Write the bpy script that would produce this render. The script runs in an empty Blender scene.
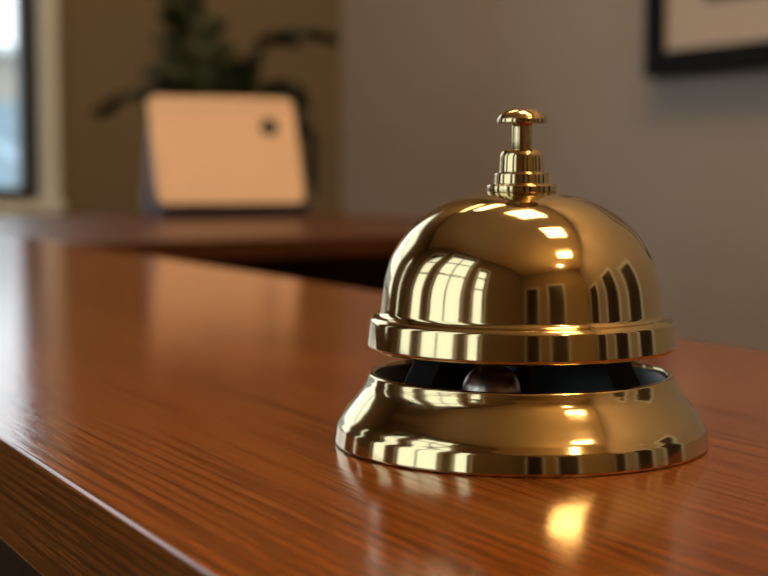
import bpy, bmesh, math, random
from mathutils import Vector, Matrix
random.seed(7)
R = math.radians
scene = bpy.context.scene
COL = scene.collection

# ------------------------------------------------------------------ camera
# world frame: +y runs along the reception counter away from us, +x across it
# towards the wall behind it, z up; the camera stands over the origin.
TOP = 1.05                    # counter height
CAMH = 0.0622                 # lens above the counter
THETA = R(27.75)
F = 1500.0
HORIZON = 170.0
PITCH = math.atan((288 - HORIZON) / F)
cd = bpy.data.cameras.new('camera'); cam = bpy.data.objects.new('camera', cd); COL.objects.link(cam)
cam.location = (0, 0, TOP + CAMH)
cam.rotation_euler = (R(90) - PITCH, 0, -THETA)
cd.sensor_width = 36; cd.lens = 36 * F / 768
cd.clip_start = 0.01; cd.clip_end = 200
cd.dof.use_dof = True; cd.dof.focus_distance = 0.315; cd.dof.aperture_fstop = 16.0
scene.camera = cam
CT, ST = math.cos(THETA), math.sin(THETA)
def v2w(X, Y):                # ground-plane: right-of-view, depth -> world x, y
    return (X * CT + Y * ST, -X * ST + Y * CT)

# ------------------------------------------------------------------ helpers
def new_obj(name, bm, mat, parent=None, smooth=False, loc=None):
    me = bpy.data.meshes.new(name)
    bmesh.ops.recalc_face_normals(bm, faces=bm.faces)
    bm.to_mesh(me); bm.free()
    if mat: me.materials.append(mat)
    if smooth:
        for p in me.polygons: p.use_smooth = True
    o = bpy.data.objects.new(name, me); COL.objects.link(o)
    if parent: o.parent = parent
    if loc: o.location = loc
    return o
def empty(name, loc, rz=0):
    o = bpy.data.objects.new(name, None); COL.objects.link(o)
    o.location = loc; o.rotation_euler = (0, 0, rz); o.empty_display_size = 0.05
    return o
def tag(o, label, cat, group=None):
    o['label'] = label; o['category'] = cat
    if group: o['group'] = group
    return o
def struct(o, label=None):
    o['kind'] = 'structure'
    if label: o['label'] = label
    return o
def box(bm, x0, x1, y0, y1, z0, z1, bev=0.0, seg=3):
    t = bmesh.new()
    vs = [t.verts.new((x, y, z)) for x in (x0, x1) for y in (y0, y1) for z in (z0, z1)]
    for f in ((0,1,3,2),(4,6,7,5),(0,4,5,1),(2,3,7,6),(0,2,6,4),(1,5,7,3)):
        t.faces.new([vs[i] for i in f])
    bmesh.ops.recalc_face_normals(t, faces=t.faces)
    if bev:
        bmesh.ops.bevel(t, geom=list(t.edges), offset=bev, segments=seg, profile=0.5, affect='EDGES')
    me = bpy.data.meshes.new('tmp'); t.to_mesh(me); t.free()
    bm.from_mesh(me); bpy.data.meshes.remove(me)
def boxobj(name, mat, parent, x0, x1, y0, y1, z0, z1, bev=0.0, seg=3, loc=None):
    bm = bmesh.new(); box(bm, x0, x1, y0, y1, z0, z1, bev, seg)
    return new_obj(name, bm, mat, parent, loc=loc, smooth=False)
def fillet(pts, rads, n=7):
    """polyline with rounded corners; rads per interior point"""
    out = [Vector(pts[0])]
    for i in range(1, len(pts) - 1):
        p, a, b = Vector(pts[i]), Vector(pts[i-1]), Vector(pts[i+1])
        r = rads[i-1]
        if r <= 0: out.append(p); continue
        da, db = (a - p), (b - p)
        t = min(r, da.length * 0.49, db.length * 0.49)
        s, e = p + da.normalized() * t, p + db.normalized() * t
        for k in range(n + 1):
            u = k / n
            out.append((1-u)**2 * s + 2*u*(1-u) * p + u*u * e)
    out.append(Vector(pts[-1]))
    return out
def catmull(pts, n=10):
    P = [Vector(p) for p in pts]
    P = [2*P[0]-P[1]] + P + [2*P[-1]-P[-2]]
    out = []
    for i in range(1, len(P) - 2):
        for k in range(n):
            t = k / n
            out.append(0.5*((2*P[i]) + (-P[i-1]+P[i+1])*t + (2*P[i-1]-5*P[i]+4*P[i+1]-P[i+2])*t*t + (-P[i-1]+3*P[i]-3*P[i+1]+P[i+2])*t**3))
    out.append(P[-2])
    return out
def lathe(bm, prof, seg=192, cx=0, cy=0, cz=0, scale=1.0):
    rings = []
    for p in prof:
        r, z = p[0] * scale, p[1] * scale
        if r < 1e-7:
            rings.append([bm.verts.new((cx, cy, cz + z))])
        else:
            rings.append([bm.verts.new((cx + r*math.cos(2*math.pi*k/seg), cy + r*math.sin(2*math.pi*k/seg), cz + z)) for k in range(seg)])
    for a, b in zip(rings, rings[1:]):
        for k in range(seg):
            k2 = (k + 1) % seg
            if len(a) == 1 and len(b) == 1: continue
            if len(a) == 1: bm.faces.new((a[0], b[k], b[k2]))
            elif len(b) == 1: bm.faces.new((a[k], a[k2], b[0]))
            else: bm.faces.new((a[k], a[k2], b[k2], b[k]))
def tube(bm, pts, r, seg=12):
    P = [Vector(p) for p in pts]; rings = []
    for i, p in enumerate(P):
        d = (P[min(i+1, len(P)-1)] - P[max(i-1, 0)]).normalized()
        s = d.cross(Vector((0, 0, 1)))
        if s.length < 1e-4: s = d.cross(Vector((1, 0, 0)))
        s.normalize(); t = d.cross(s)
        rr = r[i] if isinstance(r, (list, tuple)) else r
        rings.append([bm.verts.new(p + rr*(math.cos(2*math.pi*k/seg)*s + math.sin(2*math.pi*k/seg)*t)) for k in range(seg)])
    for a, b in zip(rings, rings[1:]):
        for k in range(seg): bm.faces.new((a[k], a[(k+1) % seg], b[(k+1) % seg], b[k]))
    bm.faces.new(rings[0]); bm.faces.new(rings[-1])

# ------------------------------------------------------------------ materials
def mat(name, color, rough=0.5, metal=0.0, spec=0.5, noise=None, bump=None, coat=0.0):
    """Principled with optional (scale, amount) colour noise and (scale, strength) bump"""
    m = bpy.data.materials.new(name); m.use_nodes = True
    nt = m.node_tree; b = nt.nodes['Principled BSDF']
    b.inputs['Base Color'].default_value = (*color, 1)
    b.inputs['Roughness'].default_value = rough; b.inputs['Metallic'].default_value = metal
    b.inputs['Specular IOR Level'].default_value = spec
    b.inputs['Coat Weight'].default_value = coat
    tc = nt.nodes.new('ShaderNodeTexCoord')
    if noise:
        n = nt.nodes.new('ShaderNodeTexNoise'); n.inputs['Scale'].default_value = noise[0]; n.inputs['Detail'].default_value = 4
        nt.links.new(tc.outputs['Object'], n.inputs['Vector'])
        mx = nt.nodes.new('ShaderNodeMix'); mx.data_type = 'RGBA'
        mx.inputs['A'].default_value = (*[c*(1-noise[1]) for c in color], 1)
        mx.inputs['B'].default_value = (*[min(1, c*(1+noise[1])) for c in color], 1)
        nt.links.new(n.outputs['Fac'], mx.inputs['Factor']); nt.links.new(mx.outputs['Result'], b.inputs['Base Color'])
    if bump:
        n = nt.nodes.new('ShaderNodeTexNoise'); n.inputs['Scale'].default_value = bump[0]; n.inputs['Detail'].default_value = 3
        nt.links.new(tc.outputs['Object'], n.inputs['Vector'])
        bp = nt.nodes.new('ShaderNodeBump'); bp.inputs['Strength'].default_value = bump[1]; bp.inputs['Distance'].default_value = 0.002
        nt.links.new(n.outputs['Fac'], bp.inputs['Height']); nt.links.new(bp.outputs['Normal'], b.inputs['Normal'])
    return m
def emit(name, color, strength):
    m = bpy.data.materials.new(name); m.use_nodes = True; nt = m.node_tree; nt.nodes.clear()
    o = nt.nodes.new('ShaderNodeOutputMaterial'); e = nt.nodes.new('ShaderNodeEmission')
    e.inputs['Color'].default_value = (*color, 1); e.inputs['Strength'].default_value = strength
    nt.links.new(e.outputs[0], o.inputs['Surface']); return m
def brass(name, col, rough):
    m = bpy.data.materials.new(name); m.use_nodes = True; nt = m.node_tree; b = nt.nodes['Principled BSDF']
    b.inputs['Metallic'].default_value = 1.0
    tc = nt.nodes.new('ShaderNodeTexCoord')
    n = nt.nodes.new('ShaderNodeTexNoise'); n.inputs['Scale'].default_value = 55; n.inputs['Detail'].default_value = 6
    nt.links.new(tc.outputs['Object'], n.inputs['Vector'])
    mx = nt.nodes.new('ShaderNodeMix'); mx.data_type = 'RGBA'
    mx.inputs['A'].default_value = (*[c*0.88 for c in col], 1); mx.inputs['B'].default_value = (*col, 1)
    nt.links.new(n.outputs['Fac'], mx.inputs['Factor']); nt.links.new(mx.outputs['Result'], b.inputs['Base Color'])
    mr = nt.nodes.new('ShaderNodeMapRange'); mr.inputs['From Min'].default_value = 0.35; mr.inputs['From Max'].default_value = 0.7
    mr.inputs['To Min'].default_value = rough*0.75; mr.inputs['To Max'].default_value = rough*1.35
    nt.links.new(n.outputs['Fac'], mr.inputs['Value']); nt.links.new(mr.outputs['Result'], b.inputs['Roughness'])
    n2 = nt.nodes.new('ShaderNodeTexNoise'); n2.inputs['Scale'].default_value = 90; n2.inputs['Detail'].default_value = 2
    nt.links.new(tc.outputs['Object'], n2.inputs['Vector'])
    bp = nt.nodes.new('ShaderNodeBump'); bp.inputs['Strength'].default_value = 0.03; bp.inputs['Distance'].default_value = 0.0005
    nt.links.new(n2.outputs['Fac'], bp.inputs['Height']); nt.links.new(bp.outputs['Normal'], b.inputs['Normal'])
    return m
def wood(name, light, dark, rough, along='y', pore=0.6, bump=0.25, spec=0.5, rot=0.0, lines=0.0):
    m = bpy.data.materials.new(name); m.use_nodes = True; nt = m.node_tree; L = nt.links; b = nt.nodes['Principled BSDF']
    tc = nt.nodes.new('ShaderNodeTexCoord')
    def mapped(sc):
        mp = nt.nodes.new('ShaderNodeMapping')
        mp.inputs['Scale'].default_value = sc if along == 'y' else (sc[1], sc[0], sc[2])
        mp.inputs['Rotation'].default_value = (0, 0, rot)
        L.new(tc.outputs['Object'], mp.inputs['Vector']); return mp
    # broad growth figure
    a = nt.nodes.new('ShaderNodeTexNoise'); a.inputs['Scale'].default_value = 1.0; a.inputs['Detail'].default_value = 5; a.inputs['Distortion'].default_value = 0.4
    L.new(mapped((30, 2.0, 30)).outputs[0], a.inputs['Vector'])
    # growth lines
    w = nt.nodes.new('ShaderNodeTexNoise'); w.inputs['Scale'].default_value = 1.0; w.inputs['Detail'].default_value = 3; w.inputs['Distortion'].default_value = 0.6
    L.new(mapped((480, 9, 480)).outputs[0], w.inputs['Vector'])
    # short dark pores
    p = nt.nodes.new('ShaderNodeTexNoise'); p.inputs['Scale'].default_value = 1.0; p.inputs['Detail'].default_value = 2
    L.new(mapped((1300, 45, 1300)).outputs[0], p.inputs['Vector'])
    def ramp(src, lo, hi):
        r = nt.nodes.new('ShaderNodeMapRange'); r.inputs['From Min'].default_value = lo; r.inputs['From Max'].default_value = hi
        L.new(src.outputs['Fac'], r.inputs['Value']); return r
    ra, rw, rp = ramp(a, .3, .7), ramp(w, .36, .50), ramp(p, .36, .52)
    m1 = nt.nodes.new('ShaderNodeMix'); m1.data_type = 'RGBA'
    mid = tuple(d + (l-d)*0.6 for l, d in zip(light, dark))
    m1.inputs['A'].default_value = (*mid, 1); m1.inputs['B'].default_value = (*light, 1)
    L.new(ra.outputs[0], m1.inputs['Factor'])
    m2 = nt.nodes.new('ShaderNodeMix'); m2.data_type = 'RGBA'; m2.inputs['A'].default_value = (*dark, 1)
    L.new(rw.outputs[0], m2.inputs['Factor']); L.new(m1.outputs['Result'], m2.inputs['B'])
    m3 = nt.nodes.new('ShaderNodeMix'); m3.data_type = 'RGBA'
    mu = nt.nodes.new('ShaderNodeMath'); mu.operation = 'MULTIPLY_ADD'; mu.inputs[1].default_value = pore; mu.inputs[2].default_value = 1 - pore
    L.new(rp.outputs[0], mu.inputs[0])
    m3.inputs['A'].default_value = (*[c*0.55 for c in dark], 1)
    L.new(mu.outputs[0], m3.inputs['Factor']); L.new(m2.outputs['Result'], m3.inputs['B'])
    L.new(m3.outputs['Result'], b.inputs['Base Color'])
    if lines:
        wv = nt.nodes.new('ShaderNodeTexWave'); wv.wave_type = 'BANDS'; wv.bands_direction = 'DIAGONAL'
        wv.inputs['Scale'].default_value = 1.0; wv.inputs['Distortion'].default_value = 5.0; wv.inputs['Detail'].default_value = 3.0; wv.inputs['Detail Scale'].default_value = 0.45
        L.new(mapped((185, 5.5, 300)).outputs[0], wv.inputs['Vector'])
        mk = nt.nodes.new('ShaderNodeTexNoise'); mk.inputs['Scale'].default_value = 1.0; mk.inputs['Detail'].default_value = 2
        L.new(mapped((22, 5, 22)).outputs[0], mk.inputs['Vector'])
        rl, rm = ramp(wv, .42, .05), ramp(mk, .34, .56)
        ml = nt.nodes.new('ShaderNodeMath'); ml.operation = 'MULTIPLY'; L.new(rl.outputs[0], ml.inputs[0]); L.new(rm.outputs[0], ml.inputs[1])
        ms = nt.nodes.new('ShaderNodeMath'); ms.operation = 'MULTIPLY'; ms.inputs[1].default_value = 0.68 * lines; L.new(ml.outputs[0], ms.inputs[0])
        m4 = nt.nodes.new('ShaderNodeMix'); m4.data_type = 'RGBA'; m4.inputs['B'].default_value = (*[c*0.5 for c in dark], 1)
        L.new(ms.outputs[0], m4.inputs['Factor']); L.new(m3.outputs['Result'], m4.inputs['A'])
        L.new(m4.outputs['Result'], b.inputs['Base Color'])
    b.inputs['Roughness'].default_value = rough; b.inputs['Specular IOR Level'].default_value = spec
    ad = nt.nodes.new('ShaderNodeMath'); ad.operation = 'ADD'
    L.new(rw.outputs[0], ad.inputs[0]); L.new(rp.outputs[0], ad.inputs[1])
    bp = nt.nodes.new('ShaderNodeBump'); bp.inputs['Strength'].default_value = bump; bp.inputs['Distance'].default_value = 0.0002
    L.new(ad.outputs[0], bp.inputs['Height']); L.new(bp.outputs['Normal'], b.inputs['Normal'])
    return m
def glass_pane(name):
    m = bpy.data.materials.new(name); m.use_nodes = True; nt = m.node_tree; nt.nodes.clear()
    o = nt.nodes.new('ShaderNodeOutputMaterial'); mx = nt.nodes.new('ShaderNodeMixShader')
    t = nt.nodes.new('ShaderNodeBsdfTransparent'); g = nt.nodes.new('ShaderNodeBsdfGlossy'); fr = nt.nodes.new('ShaderNodeFresnel')
    t.inputs['Color'].default_value = (0.95, 0.98, 0.97, 1); g.inputs['Roughness'].default_value = 0.02; fr.inputs['IOR'].default_value = 1.3
    nt.links.new(fr.outputs[0], mx.inputs['Fac']); nt.links.new(t.outputs[0], mx.inputs[1]); nt.links.new(g.outputs[0], mx.inputs[2])
    nt.links.new(mx.outputs[0], o.inputs['Surface']); return m

M_brass = brass('polished brass', (0.66, 0.525, 0.29), 0.09)
M_steel = mat('dull steel', (0.52, 0.47, 0.40), 0.3, 1.0, noise=(160, 0.25))
M_black = mat('black lacquered lining', (0.006, 0.006, 0.007), 0.45, noise=(60, 0.3))
M_bracket = mat('dark grey bracket', (0.04, 0.042, 0.045), 0.6, 0.0, noise=(80, 0.2))
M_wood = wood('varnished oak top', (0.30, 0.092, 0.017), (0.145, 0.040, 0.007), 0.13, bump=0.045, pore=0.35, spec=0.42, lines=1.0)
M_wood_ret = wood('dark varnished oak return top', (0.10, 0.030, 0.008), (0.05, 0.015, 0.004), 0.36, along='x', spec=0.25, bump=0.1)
M_panel = wood('dark oak panel', (0.06, 0.026, 0.010), (0.03, 0.012, 0.005), 0.8, spec=0.1)
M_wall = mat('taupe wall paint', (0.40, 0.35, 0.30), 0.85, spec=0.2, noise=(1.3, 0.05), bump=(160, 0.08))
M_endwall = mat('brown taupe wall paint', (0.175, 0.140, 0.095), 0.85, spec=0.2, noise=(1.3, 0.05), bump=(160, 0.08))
M_warmwall = mat('ochre wall paint', (0.33, 0.25, 0.14), 0.85, spec=0.2, noise=(1.1, 0.06), bump=(160, 0.08))
M_ceil = mat('cream ceiling paint', (0.86, 0.70, 0.46), 0.9, spec=0.2, noise=(2, 0.03))
M_floor = wood('dark floorboards', (0.16, 0.075, 0.032), (0.08, 0.035, 0.016), 0.35)
M_trim = mat('pale grey trim paint', (0.60, 0.66, 0.67), 0.5, noise=(9, 0.04))
M_sash = mat('charcoal window sash', (0.03, 0.035, 0.036), 0.45, noise=(20, 0.1))
M_glass = glass_pane('window glass')
M_door = wood('near black oak door', (0.045, 0.025, 0.014), (0.02, 0.010, 0.006), 0.4)
M_framek = mat('black picture moulding', (0.005, 0.006, 0.007), 0.7, spec=0.15, noise=(40, 0.2))
M_mat = mat('cream mount board', (0.60, 0.50, 0.40), 0.85, noise=(30, 0.03))
M_card = mat('cream sign card', (0.86, 0.62, 0.46), 0.55, noise=(25, 0.03))
M_cardedge = mat('pale lilac sign back', (0.60, 0.56, 0.62), 0.5, noise=(25, 0.04))
M_navy = mat('navy blue plastic', (0.010, 0.009, 0.028), 0.6, noise=(30, 0.1))
M_leaf = mat('dark palm leaf', (0.009, 0.024, 0.006), 0.6, noise=(14, 0.35))
M_stem = mat('green brown stem', (0.06, 0.07, 0.025), 0.6, noise=(20, 0.2))
M_pot = mat('dark clay pot', (0.09, 0.055, 0.04), 0.6, noise=(18, 0.15))
M_soil = mat('potting soil', (0.02, 0.014, 0.01), 0.95, noise=(90, 0.4), bump=(120, 0.6))
M_gilt = mat('white enamel lamp metal', (0.7, 0.62, 0.5), 0.4, noise=(10, 0.05))

# ------------------------------------------------------------------ room shell
XL, XR, YB, YE, ZC = -1.9, 1.62, -3.2, 3.30, 3.70
TH = 0.16
def wall_with_holes(name, axis, pos, out, a0, a1, holes, m):
    """wall slab standing on plane axis=pos, thickness TH towards `out`, holes (a0,a1,z0,z1)"""
    bm = bmesh.new()
    cuts = sorted({a0, a1, *[h[0] for h in holes], *[h[1] for h in holes]})
    zc = sorted({0.0, ZC, *[h[2] for h in holes], *[h[3] for h in holes]})
    p0, p1 = sorted((pos, pos + out*TH))
    for i in range(len(cuts)-1):
        run = None
        for j in range(len(zc)-1):
            ca, cz = (cuts[i]+cuts[i+1])/2, (zc[j]+zc[j+1])/2
            hole = any(h[0] < ca < h[1] and h[2] < cz < h[3] for h in holes)
            if not hole: run = [zc[j], zc[j+1]] if run is None else [run[0], zc[j+1]]
            if (hole or j == len(zc)-2) and run:
                if axis == 'x': box(bm, p0, p1, cuts[i], cuts[i+1], *run)
                else: box(bm, cuts[i], cuts[i+1], p0, p1, *run)
                run = None
    bmesh.ops.remove_doubles(bm, verts=bm.verts, dist=1e-5)
    return struct(new_obj(name, bm, m))
# (y0, y1, z0, z1)
LEFT_WIN = [(-0.80, -0.40, 0.85, 2.72), (-0.02, 1.10, 0.85, 3.42), (1.55, 2.25, 0.85, 3.30)]
END_WIN = (-0.55, 0.874, 1.045, 2.60)
END_WIN2 = (-1.58, -1.36, 1.045, 2.60)

struct(boxobj('floor', M_floor, None, XL-TH, XR+TH, YB-TH, YE+TH, -0.1, 0))
struct(boxobj('ceiling', M_ceil, None, XL-TH, XR+TH, YB-TH, YE+TH, ZC, ZC+0.1))
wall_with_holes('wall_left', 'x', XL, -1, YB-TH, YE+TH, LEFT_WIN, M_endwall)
wall_with_holes('wall_right', 'x', XR, 1, YB-TH, YE+TH, [], M_wall)
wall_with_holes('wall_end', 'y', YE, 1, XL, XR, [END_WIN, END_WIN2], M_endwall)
wall_with_holes('wall_back', 'y', YB, -1, XL, XR, [], M_warmwall)
bm = bmesh.new(); box(bm, XL, XL+0.015, YB, YE, 0, 0.12, 0.004); struct(new_obj('baseboard_left', bm, M_trim))
bm = bmesh.new(); box(bm, XR-0.015, XR, YB, YE, 0, 0.12, 0.004); struct(new_obj('baseboard_right', bm, M_trim))
bm = bmesh.new(); box(bm, XL+0.016, XR-0.016, YE-0.015, YE, 0, 0.12, 0.004); struct(new_obj('baseboard_end', bm, M_trim))

def window(n, axis, pos, out, a0, a1, z0, z1, cols, bars, casing=0.07, sash=0.03, mt=0.012):
    """sash window in a wall hole: casing on the room side, sash, glazing bars, pane"""
    root = empty('window_%d' % n, (0, 0, 0)); struct(root)
    def bx(name, m, aa, ab, da, db, za, zb, par=root, bev=0.003):
        p0, p1 = sorted((pos + out*da, pos + out*db))
        b = bmesh.new()
        for (A, B, C, D) in zip(aa, ab, za, zb):
            if axis == 'x': box(b, p0, p1, A, B, C, D, bev, 2)
            else: box(b, A, B, p0, p1, C, D, bev, 2)
        return new_obj(name, b, m, par)
    c = casing
    bx('window_casing', M_trim, [a0-c, a1, a0-c], [a0, a1+c, a1+c], -0.022, 0.0, [z0, z0, z1], [z1, z1, z1+c])
    bx('window_sill', M_trim, [a0-c-0.004], [a1+c+0.004], -0.045, 0.05, [z0-0.03], [z0])
    s = sash
    f = bx('window_frame', M_sash, [a0, a1-s, a0+s, a0+s], [a0+s, a1, a1-s, a1-s], 0.03, 0.075, [z0, z0, z0, z1-s], [z1, z1, z0+s, z1])
    A, B, C, D = [], [], [], []
    for k in range(1, cols):
        a = a0 + s + (a1-a0-2*s)*k/cols; A.append(a-mt); B.append(a+mt); C.append(z0+s); D.append(z1-s)
    for zf in bars:
        z = z0 + (z1-z0)*zf
        A.append(a0+s); B.append(a1-s); C.append(z-mt); D.append(z+mt)
    if A: bx('glazing_bar', M_sash, A, B, 0.04, 0.066, C, D, f, 0.002)
    bx('pane', M_glass, [a0+s-0.005], [a1-s+0.005], 0.051, 0.055, [z0+s-0.005], [z1-s+0.005], f, 0)
window(1, 'y', YE, 1, *END_WIN, 2, [0.6], casing=0.042, sash=0.029)
window(5, 'y', YE, 1, *END_WIN2, 1, [0.6], casing=0.042, sash=0.029)
for k, w in enumerate(LEFT_WIN):
    window(k+2, 'x', XL, -1, *w, 2 if k == 1 else 1, [0.50, 0.76], casing=0.08, sash=0.035, mt=0.026)

# doors seen only mirrored in the brass; first and last are added dark shapes
def door(n, axis, pos, inn, a0, a1, z1):
    root = empty('door_%d' % n, (0, 0, 0)); struct(root)
    def bx(name, m, rects, da, db, par=root, bev=0.003):
        p0, p1 = sorted((pos + inn*da, pos + inn*db)); b = bmesh.new()
        for (A, B, C, D) in rects:
            if axis == 'x': box(b, p0, p1, A, B, C, D, bev, 2)
            else: box(b, A, B, p0, p1, C, D, bev, 2)
        return new_obj(name, b, m, par)
    c = 0.09
    bx('door_casing', M_trim, [(a0-c, a0, 0, z1), (a1, a1+c, 0, z1), (a0-c, a1+c, z1, z1+c)], 0.0, 0.03)
    lf = bx('door_leaf', M_door, [(a0, a1, 0.005, z1)], 0.0, 0.018)
    w = a1 - a0
    bx('door_panel', M_door, [(a0+w*.14, a0+w*.46, .25, .95), (a0+w*.54, a1-w*.14, .25, .95), (a0+w*.14, a0+w*.46, 1.1, z1-.2), (a0+w*.54, a1-w*.14, 1.1, z1-.2)], 0.018, 0.026, lf)
    b = bmesh.new(); 
    px_, pz = a1 - 0.06, 1.0
    if axis == 'x': tube(b, [(pos+inn*0.018, px_, pz), (pos+inn*0.05, px_, pz), (pos+inn*0.06, px_-0.1, pz)], 0.009, 10)
    else: tube(b, [(px_, pos+inn*0.018, pz), (px_, pos+inn*0.05, pz), (px_-0.1, pos+inn*0.06, pz)], 0.009, 10)
    new_obj('door_handle', b, M_brass, lf, True)
door(1, 'y', YB, 1, -1.70, -1.05, 2.4)  # door shape standing in for a dark figure mirrored mid dome
door(2, 'y', YB, 1, -0.45, 0.30, 2.5)
door(3, 'x', XR, -1, -2.75, -2.05, 2.0)
door(4, 'x', XR, -1, -1.40, -0.85, 2.0)
door(5, 'x', XR, -1, -0.42, -0.02, 1.75)  # added out of view, cut low, to darken the dome's right-hand reflection

# ------------------------------------------------------------------ outside
M_street = mat('grey pavement', (0.45, 0.46, 0.47), 0.9, noise=(3, 0.1))
M_facade = mat('beige rendered facade', (0.42, 0.37, 0.32), 0.85, noise=(0.8, 0.06))
M_car = mat('pale blue car paint', (0.40, 0.52, 0.62), 0.3, 0.2, noise=(3, 0.02), coat=0.6)
M_tyre = mat('black tyre', (0.015, 0.015, 0.016), 0.8, noise=(30, 0.1))
M_carglass = mat('dark car glass', (0.25, 0.34, 0.40), 0.05, 0.0, noise=(3, 0.02))
g = struct(boxobj('ground', M_street, None, -40, 30, -30, 40, -0.22, -0.12))
fac = empty('street_building', (6.0, 24.0, -0.12))
tag(fac, 'low beige building across the street, seen through the window', 'building')
bm = bmesh.new(); box(bm, -9, 9, 0, 6, 0, 3.05); new_obj('wall', bm, M_facade, fac)
bm = bmesh.new(); box(bm, -9.3, 9.3, -0.3, 6.3, 3.05, 3.2, 0.02); new_obj('roof', bm, M_trim, fac)
for k in range(5):
    bm = bmesh.new(); box(bm, -7.6+k*3.2, -6.1+k*3.2, -0.06, 0.0, 1.0, 2.3, 0.01); new_obj('window', bm, M_carglass, fac)
car = empty('car', (1.75, 11.2, -0.12))
tag(car, 'pale blue car parked on the street outside the window', 'car')
sec = [(-2.1, .35), (-2.12, .62), (-2.0, .82), (-1.15, .93), (-.55, 1.40), (-.2, 1.47), (.75, 1.46), (1.55, 1.02), (2.02, .96), (2.1, .7), (2.08, .35)]
bm = bmesh.new()
rows = []
for yv, inset in ((-.84, .03), (-.86, 0), (.86, 0), (.84, .03)):
    row = []
    for (x, z) in sec:
        tum = 0.16 * max(0, (z-.9)/.55)
        row.append(bm.verts.new((x*(1-inset), yv*(1-tum), z - inset*.2)))
    rows.append(row)
for a, b in zip(rows, rows[1:]):
    for k in range(len(sec)-1): bm.faces.new((a[k], a[k+1], b[k+1], b[k]))
    bm.faces.new((a[-1], a[0], b[0], b[-1]))
bm.faces.new(rows[0]); bm.faces.new(rows[-1])
new_obj('car_body', bm, M_car, car)
for s in (-1, 1):
    bm = bmesh.new()
    for q in ([(-.95, .96), (-.48, 1.36), (.1, 1.40), (.1, .96)], [(.18, .96), (.18, 1.40), (.70, 1.39), (1.32, 1.0)]):
        front = [bm.verts.new((x, s*(.845 - .138*max(0, (z-.9)/.55) + .01), z)) for x, z in q]
        back = [bm.verts.new((x, s*(.80 - .138*max(0, (z-.9)/.55)), z)) for x, z in q]
        bm.faces.new(front); bm.faces.new(back)
        for k in range(4): bm.faces.new((front[k], front[(k+1)%4], back[(k+1)%4], back[k]))
    new_obj('side_window', bm, M_carglass, car)
    for x in (-1.3, 1.3):
        bm = bmesh.new()
        lathe(bm, fillet([(0, -.1), (.31, -.1), (.31, .1), (0, .1)], [.04, .04], 4), 32)
        w = new_obj('wheel', bm, M_tyre, car, True, (x, s*.79, .31)); w.rotation_euler = (R(90), 0, 0)
        bm = bmesh.new(); lathe(bm, [(0, -.112), (.18, -.112), (.2, -.095), (.2, .095), (.18, .112), (0, .112)], 24); new_obj('hub_cap', bm, M_steel, w, False)

# ------------------------------------------------------------------ reception counter
CX0, CX1 = 0.0815, 0.355         # worktop across
CY0, CY1 = -1.3, 2.02
RY0, RY1 = 1.26, 2.02            # return wing along y
RX = 0.945
THK = 0.0245
bm = bmesh.new(); box(bm, CX0, CX1, CY0, CY1, -THK, 0, 0.0010, 4)
top = new_obj('counter_worktop', bm, M_wood, loc=(0, 0, TOP), smooth=False)
tag(top, 'long glossy orange brown oak worktop under the brass bell', 'worktop')
cb = empty('reception_cabinet', (0, 0, 0)); tag(cb, 'dark panelled base under the oak worktop with the bell', 'counter')
boxobj('panel', M_panel, cb, CX0+0.09, CX1-0.02, CY0+0.03, CY1-0.03, 0.10, TOP-THK, 0.003)
boxobj('plinth', M_framek, cb, CX0+0.11, CX1-0.03, CY0+0.05, CY1-0.05, 0.0, 0.10)
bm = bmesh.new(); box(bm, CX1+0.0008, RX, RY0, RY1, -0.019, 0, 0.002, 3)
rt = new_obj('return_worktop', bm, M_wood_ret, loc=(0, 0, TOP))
tag(rt, 'darker brown worktop of the counter return carrying the cream sign', 'worktop')
rb = empty('return_cabinet', (0, 0, 0)); tag(rb, 'dark base under the return worktop behind the bell', 'counter')
boxobj('panel', M_panel, rb, CX1+0.02, RX-0.03, RY0+0.30, RY1-0.03, 0.08, TOP-0.019, 0.003)
boxobj('plinth', M_framek, rb, CX1+0.04, RX-0.06, RY0+0.34, RY1-0.06, 0.0, 0.08)

# ------------------------------------------------------------------ the bell
MM = 0.001
bx_, by_ = v2w(0.0313, 0.342)
bell = empty('desk_bell', (bx_, by_, TOP + 0.0001)); bell.rotation_euler = (0, 0, -THETA)
tag(bell, 'polished brass desk bell with push button on the oak worktop', 'bell')
# base tray
flare = catmull([(41.7, 5.0), (40.9, 6.4), (39.3, 8.5), (37.4, 10.9), (35.9, 13.0), (35.1, 14.7)], 10)
prof = fillet([(30.5, 0.0), (42.5, 0.0), (42.65, 0.5), (42.1, 4.3), (41.7, 5.0)], [0.25, 0.25, 0.5], 5)[:-1] + flare \
     + fillet([(35.1, 14.7), (34.7, 16.0), (33.4, 16.1), (33.2, 14.6)], [0.5, 0.5], 6)[1:] \
     + [Vector((33.4, 12.5)), Vector((35.5, 8)), Vector((38, 4)), Vector((38.5, 1.2)), Vector((30.5, 1.0)), Vector((30.5, 0.0))]
bm = bmesh.new(); lathe(bm, prof, 192, scale=MM); base = new_obj('base', bm, M_brass, bell, True)
base['label'] = 'flared brass base ring'
# black lining of the tray
prof = fillet([(0, 1.7), (31.8, 1.7), (32.9, 14.8)], [3.0], 8) + fillet([(32.9, 14.8), (33.1, 15.0), (33.3, 14.0), (32.4, 1.1), (0, 1.1)], [0, 0, 0], 2)[1:]
bm = bmesh.new(); lathe(bm, prof, 160, scale=MM); lin = new_obj('tray_lining', bm, M_black, base, True); lin['label'] = 'black lining inside the base'
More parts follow.
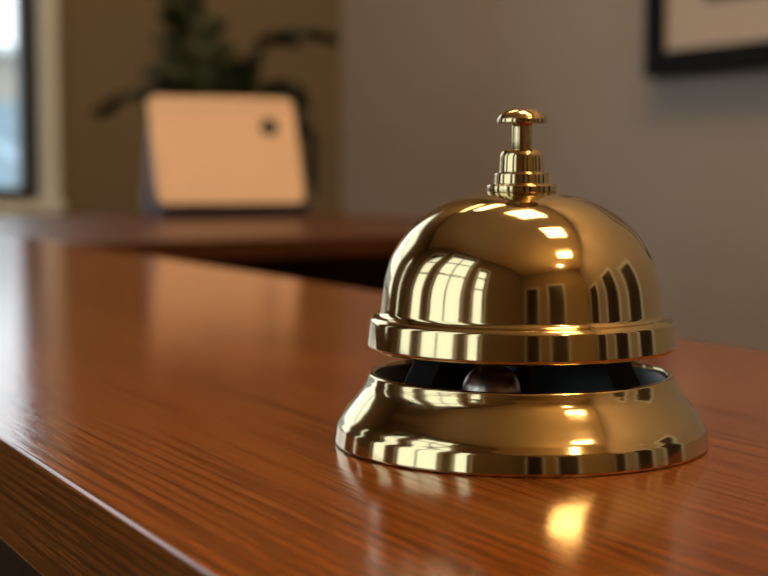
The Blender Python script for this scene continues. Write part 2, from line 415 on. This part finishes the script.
# bracket, a dark strap standing in the tray: two splayed legs and a bridge under the dome
bm = bmesh.new()
half = [(0, 24.5), (19, 24.5), (23.5, 21), (27.5, 12), (30.5, 2.2), (22.5, 2.2), (21.5, 11), (18.5, 18.5), (15, 22.5), (0, 22.8)]
for s_ in (-1, 1):
    fr = [bm.verts.new((s_*x*MM, -5.0*MM, z*MM)) for x, z in half]; bk = [bm.verts.new((s_*x*MM, -3.8*MM, z*MM)) for x, z in half]
    bm.faces.new(fr); bm.faces.new(bk)
    for k in range(len(half)): bm.faces.new((fr[k], fr[(k+1) % len(half)], bk[(k+1) % len(half)], bk[k]))
br = new_obj('bracket', bm, M_bracket, bell); br['label'] = 'dark grey bracket across the tray'
bm = bmesh.new(); lathe(bm, fillet([(0, 1.5), (3.4, 1.5), (3.4, 17), (2.6, 22), (2.6, 57.2), (0, 57.2)], [0.3, 2, 2, 0.2], 4), 40, scale=MM)
new_obj('post', bm, M_bracket, bell, True)
# clapper
bm = bmesh.new(); lathe(bm, catmull([(0, -6.6), (3.6, -5.6), (6.0, -3.0), (6.7, 0), (6.0, 3.2), (3.9, 5.8), (0, 7.0)], 8), 48, scale=MM)
cl = new_obj('clapper', bm, M_steel, bell, True, (-7.5*MM, -12*MM, 12.3*MM)); cl['label'] = 'dull steel clapper under the dome'
bm = bmesh.new(); tube(bm, [(2*MM, 3*MM, 2.5*MM), (5*MM, 9*MM, 3.0*MM), (7.5*MM, 12*MM, 1*MM)], 1.3*MM); new_obj('clapper_arm', bm, M_bracket, cl, True)
# dome with rim
dcurve = catmull([(32.25, 30.1), (32.05, 31.8), (31.3, 37.3), (29.95, 41.7), (27.95, 45.3), (25.4, 48.7), (22.6, 51.3), (19.3, 53.5), (15.4, 55.3), (11.2, 56.5), (7.5, 57.1), (3.0, 57.4)], 10)
outer = fillet([(33.6, 22.0), (34.3, 21.5), (35.2, 22.4), (34.6, 28.1), (34.0, 28.9), (32.7, 29.3), (32.25, 30.1)], [0.25, 0.35, 0.35, 0.5, 0.9], 6)[:-1] + dcurve + [Vector((0, 57.4))]
inner = [Vector((0, 56.3))] + [Vector((max(p[0]-1.1, 0), p[1]-0.9)) for p in reversed(dcurve)][1:] + [Vector((33.4, 27.0)), Vector((33.6, 22.0))]
bm = bmesh.new(); lathe(bm, outer + inner, 192, scale=MM)
dome = new_obj('dome', bm, M_brass, bell, True); dome['label'] = 'rounded brass dome with a banded rim'
# collar and button
bm = bmesh.new()
lathe(bm, fillet([(0, 57.2), (7.75, 57.0), (7.95, 57.2), (7.95, 58.6), (7.6, 58.9), (6.3, 59.0), (6.2, 61.2), (5.95, 61.5), (5.2, 61.6), (4.95, 65.6), (4.3, 66.6), (2.7, 66.8), (2.7, 65.0), (0, 65.0)],
     [.1, .2, .2, .2, .15, .25, .2, .2, 1.0, .7, .2, .1], 5), 96, scale=MM)
col_ = new_obj('collar', bm, M_brass, bell, True)
bm = bmesh.new(); lathe(bm, fillet([(0, 65.0), (2.3, 65.0), (2.3, 73.2), (0, 73.2)], [0.05, 0.05], 2), 48, scale=MM)
pl = new_obj('plunger', bm, M_brass, bell, True)
bm = bmesh.new()
lathe(bm, fillet([(0, 73.0), (2.2, 73.0), (5.4, 72.6), (5.75, 72.7), (5.72, 73.6), (5.55, 73.9)], [.3, .2, .25, .15], 5)[:-1] + catmull([(5.55, 73.9), (4.9, 74.7), (3.6, 75.5), (2.0, 76.0), (0, 76.15)], 8), 96, scale=MM)
bt = new_obj('button', bm, M_brass, pl, True); bt['label'] = 'mushroom shaped brass push button'

# ------------------------------------------------------------------ sign on the return
def rounded_slab(bm, w, h, t, r, n=8):
    pts = []
    for cx, cz, a in ((w/2-r, h-r, 0), (-w/2+r, h-r, 90), (-w/2+r, r, 180), (w/2-r, r, 270)):
        for k in range(n+1): pts.append((cx + r*math.cos(R(a+90*k/n)), cz + r*math.sin(R(a+90*k/n))))
    f = [bm.verts.new((x, -t/2, z)) for x, z in pts]; b = [bm.verts.new((x, t/2, z)) for x, z in pts]
    bm.faces.new(f); bm.faces.new(b)
    for k in range(len(pts)): bm.faces.new((f[k], f[(k+1)%len(pts)], b[(k+1)%len(pts)], b[k]))
sx, sy = v2w(-0.194, 1.93)
sign = empty('tent_sign', (sx, sy, TOP + 0.0005)); sign.rotation_euler = (0, 0, -THETA + R(24))
tag(sign, 'cream tent sign with a dark round emblem on the return worktop', 'sign')
LEAN = R(19)
bm = bmesh.new(); rounded_slab(bm, 0.197, 0.145, 0.005, 0.012)
fp = new_obj('front_panel', bm, M_card, sign, False, (0, 0.0, 0.0185)); fp.rotation_euler = (-LEAN, 0, 0)
bm = bmesh.new(); tube(bm, [(0.061, -0.0026, 0.104), (0.061, -0.0034, 0.104)], 0.0125, 28); em = new_obj('emblem', bm, M_navy, fp); em['label'] = 'small dark round emblem'
bm = bmesh.new(); rounded_slab(bm, 0.190, 0.150, 0.005, 0.012)
bp_ = new_obj('back_panel', bm, M_cardedge, sign, False, (0, 0.090, 0.002)); bp_.rotation_euler = (LEAN, 0, 0); bp_['label'] = 'pale lilac back leaf'
bm = bmesh.new(); box(bm, -0.095, 0.100, -0.010, 0.014, 0, 0.018, 0.002, 2)
fb = new_obj('foot_bar', bm, M_navy, sign); fb['label'] = 'navy foot bar under the front leaf'

# ------------------------------------------------------------------ palm behind the return
plx, ply = v2w(-0.285, 2.62)
palm = empty('potted_palm', (plx, ply, 0)); tag(palm, 'dark green leafy palm behind the cream sign', 'plant')
bm = bmesh.new(); lathe(bm, fillet([(0, 0), (.11, 0), (.15, .28), (.165, .28), (.165, .31), (.14, .31), (.135, .25), (0, .25)], [.01, .004, .005, .005, .005, .01], 3), 48); new_obj('pot', bm, M_pot, palm, True)
bm = bmesh.new(); lathe(bm, [(0, .265), (.08, .262), (.1365, .255), (.1365, .24), (0, .24)], 32); new_obj('soil', bm, M_soil, palm, True)
bm = bmesh.new(); tube(bm, [(0, 0, .25), (.01, .005, .6), (-.005, 0, .95), (0, 0, 1.12)], [.022, .018, .015, .012], 12); new_obj('trunk', bm, M_stem, palm, True)
def frond(path, width, nleaf, leaf_len, droop=0.25, wl=None):
    """one pinnate frond; path in view-aligned local coordinates (right, away, up)"""
    P = catmull(path, 8)
    bm = bmesh.new()
    pts3 = [Vector((p[0]*CT + p[1]*ST, -p[0]*ST + p[1]*CT, p[2])) for p in P]
    tube(bm, pts3, [0.005*(1 - .7*k/len(pts3)) for k in range(len(pts3))], 6)
    for k in range(nleaf):
        u = 0.22 + 0.78 * k/(nleaf-1); i = min(int(u*(len(pts3)-1)), len(pts3)-2)
        p = pts3[i]; d = (pts3[i+1]-pts3[i]).normalized()
        side = d.cross(Vector((0, 0, 1)))
        if side.length < .15: side = d.cross(Vector((ST, CT, 0)))
        side.normalize(); nrm = side.cross(d)
        ln = leaf_len*(0.55 + .6*math.sin(math.pi*min(1, u*.95)))
        for s in (-1, 1):
            dirv = (side*s*.85 + d*.6 + nrm*random.uniform(-.15, .25)).normalized()
            wv = dirv.cross(nrm).normalized()*width
            q = [p, p + dirv*ln*.35 + wv, p + dirv*ln*.7 + wv*.7 - Vector((0, 0, ln*droop*.4)), p + dirv*ln - Vector((0, 0, ln*droop)), p + dirv*ln*.7 - wv*.7 - Vector((0, 0, ln*droop*.4)), p + dirv*ln*.35 - wv]
            mid1 = p + dirv*ln*.35 - nrm*.004; mid2 = p + dirv*ln*.7 - nrm*.004 - Vector((0, 0, ln*droop*.4))
            V = [bm.verts.new(a) for a in q]; m1, m2 = bm.verts.new(mid1), bm.verts.new(mid2)
            for tri in ((V[0], V[1], m1), (V[0], m1, V[5]), (V[1], V[2], m2, m1), (m1, m2, V[4], V[5]), (V[2], V[3], m2), (m2, V[3], V[4])): bm.faces.new(tri)
    o = new_obj('frond', bm, M_leaf, palm, True)
    md = o.modifiers.new('thick', 'SOLIDIFY'); md.thickness = 0.0012
    return o
Z0 = 1.10
frond([(0, 0, Z0), (-.02, 0, 1.25), (-.05, .02, 1.36), (-.075, .03, 1.46)], .022, 18, .10)
frond([(0, 0, Z0), (.02, -.02, 1.24), (.09, -.03, 1.335), (.19, -.02, 1.345)], .018, 18, .085)
frond([(0, 0, Z0), (-.05, -.02, 1.20), (-.13, 0, 1.25), (-.215, .02, 1.215)], .014, 14, .055)
frond([(0, 0, Z0), (.05, .03, 1.21), (.10, .05, 1.24), (.145, .05, 1.18), (.165, .05, 1.10)], .018, 16, .085)
frond([(0, 0, Z0), (-.03, .05, 1.2), (-.06, .10, 1.28), (-.08, .15, 1.30)], .022, 14, .10)
frond([(0, 0, Z0), (.02, .06, 1.18), (.05, .12, 1.25), (.10, .16, 1.25)], .022, 14, .10)
frond([(0, 0, Z0), (.03, -.03, 1.19), (.06, -.05, 1.24), (.10, -.07, 1.24)], .020, 14, .09)

# ------------------------------------------------------------------ picture on the right wall
FY1, FY0 = 2.08, 1.15          # far, near edge along the wall
FZ0 = 1.269
FWD = 0.042
pic = empty('framed_picture', (XR, 0, 0)); tag(pic, 'black framed picture with cream mount hanging on the taupe wall', 'picture')
H = 0.62
bm = bmesh.new()
for (a, b, c, d) in ((FY0, FY1, FZ0, FZ0+FWD), (FY0, FY1, FZ0+H-FWD, FZ0+H), (FY0, FY0+FWD, FZ0+FWD, FZ0+H-FWD), (FY1-FWD, FY1, FZ0+FWD, FZ0+H-FWD)):
    box(bm, -0.026, -0.001, a, b, c, d, 0.003, 2)
new_obj('frame', bm, M_framek, pic)
boxobj('mount', M_mat, pic, -0.012, -0.006, FY0+FWD-.004, FY1-FWD+.004, FZ0+FWD-.004, FZ0+H-FWD+.004)
M_print = mat('grey brown abstract print', (0.22, 0.17, 0.15), 0.8, noise=(7, 0.5))
boxobj('print', M_print, pic, -0.0135, -0.012, FY0+FWD+.085, FY1-FWD-.10, FZ0+FWD+.071, FZ0+H-FWD-.071)

# ------------------------------------------------------------------ ceiling lights (mirrored in the bell)
M_lamp = emit('warm light diffuser', (1.0, 0.64, 0.30), 23.0)
def ceiling_light(x, y, lx, ly, label):
    t = empty('ceiling_light', (x, y, ZC)); tag(t, label, 'ceiling light', 'ceiling lights above the counter')
    bm = bmesh.new()
    for (a, b, c, d) in ((-lx/2-.03, lx/2+.03, -ly/2-.03, -ly/2), (-lx/2-.03, lx/2+.03, ly/2, ly/2+.03), (-lx/2-.03, -lx/2, -ly/2, ly/2), (lx/2, lx/2+.03, -ly/2, ly/2)):
        box(bm, a, b, c, d, -0.05, 0, 0.003, 2)
    new_obj('frame', bm, M_gilt, t)
    boxobj('diffuser', M_lamp, t, -lx/2, lx/2, -ly/2, -.03, -0.035, -0.015)
    boxobj('diffuser', M_lamp, t, -lx/2, lx/2, .03, ly/2, -0.035, -0.015)
    boxobj('divider', M_gilt, t, -lx/2, lx/2, -.03, .03, -0.045, 0)
    return t
LIGHTS = [(0.87, 3.08, .58, .16, 'square warm ceiling light nearest the wall with the window'),
          (0.87, 2.45, .58, .28, 'square warm ceiling light second from the wall with the window'),
          (0.87, 1.15, .58, .66, 'warm ceiling light above the far part of the oak worktop'),
          (0.87, -0.26, .58, .66, 'warm ceiling light just behind the point above the bell'),
          (0.87, -1.46, .58, .28, 'square warm ceiling light furthest from the wall with the window')]
for i, (x, y, lx, ly, lab) in enumerate(LIGHTS): ceiling_light(x, y, lx, ly, lab)

pend = empty('pendant_lamp', (0.42, -1.75, ZC)); tag(pend, 'small pendant bulb lamp hanging behind the camera, mirrored in the dome', 'pendant lamp')
bm = bmesh.new(); lathe(bm, fillet([(0, 0), (.05, 0), (.05, -.02), (0, -.025)], [.005, .01], 3), 32); new_obj('ceiling_rose', bm, M_gilt, pend, True)
bm = bmesh.new(); tube(bm, [(0, 0, -.02), (0, 0, -.62)], .004, 8); new_obj('cord', bm, M_framek, pend)
bm = bmesh.new(); lathe(bm, fillet([(0, -.6), (.025, -.61), (.03, -.66), (0.0, -.66)], [.01, .004], 4), 32); sk = new_obj('socket', bm, M_brass, pend, True)
bm = bmesh.new(); lathe(bm, catmull([(0, -.66), (.02, -.67), (.045, -.71), (.05, -.74), (.035, -.775), (0, -.79)], 6), 32); new_obj('bulb', bm, emit('warm bulb', (1, .62, .28), 260), pend, True)

# ------------------------------------------------------------------ daylight
w = bpy.data.worlds.new('overcast sky'); scene.world = w; w.use_nodes = True
bg = w.node_tree.nodes['Background']; bg.inputs['Color'].default_value = (0.86, 0.93, 1.0, 1); bg.inputs['Strength'].default_value = 2.1
def portal(loc, rot, sx, sy):
    l = bpy.data.lights.new('window_portal', 'AREA'); l.shape = 'RECTANGLE'; l.size = sx; l.size_y = sy; l.cycles.is_portal = True
    o = bpy.data.objects.new('window_portal', l); COL.objects.link(o); o.location = loc; o.rotation_euler = rot
for (a, b, c, d) in LEFT_WIN: portal((XL-TH-0.02, (a+b)/2, (c+d)/2), (R(90), 0, R(-90)), b-a, d-c)
for (a, b, c, d) in (END_WIN, END_WIN2): portal(((a+b)/2, YE+TH+0.02, (c+d)/2), (R(90), 0, R(180)), b-a, d-c)

vs = scene.view_settings
scene.display_settings.display_device = 'sRGB'
vs.view_transform = 'Standard'; vs.look = 'None'; vs.exposure = 0.12; vs.gamma = 1.0; vs.use_curve_mapping = False
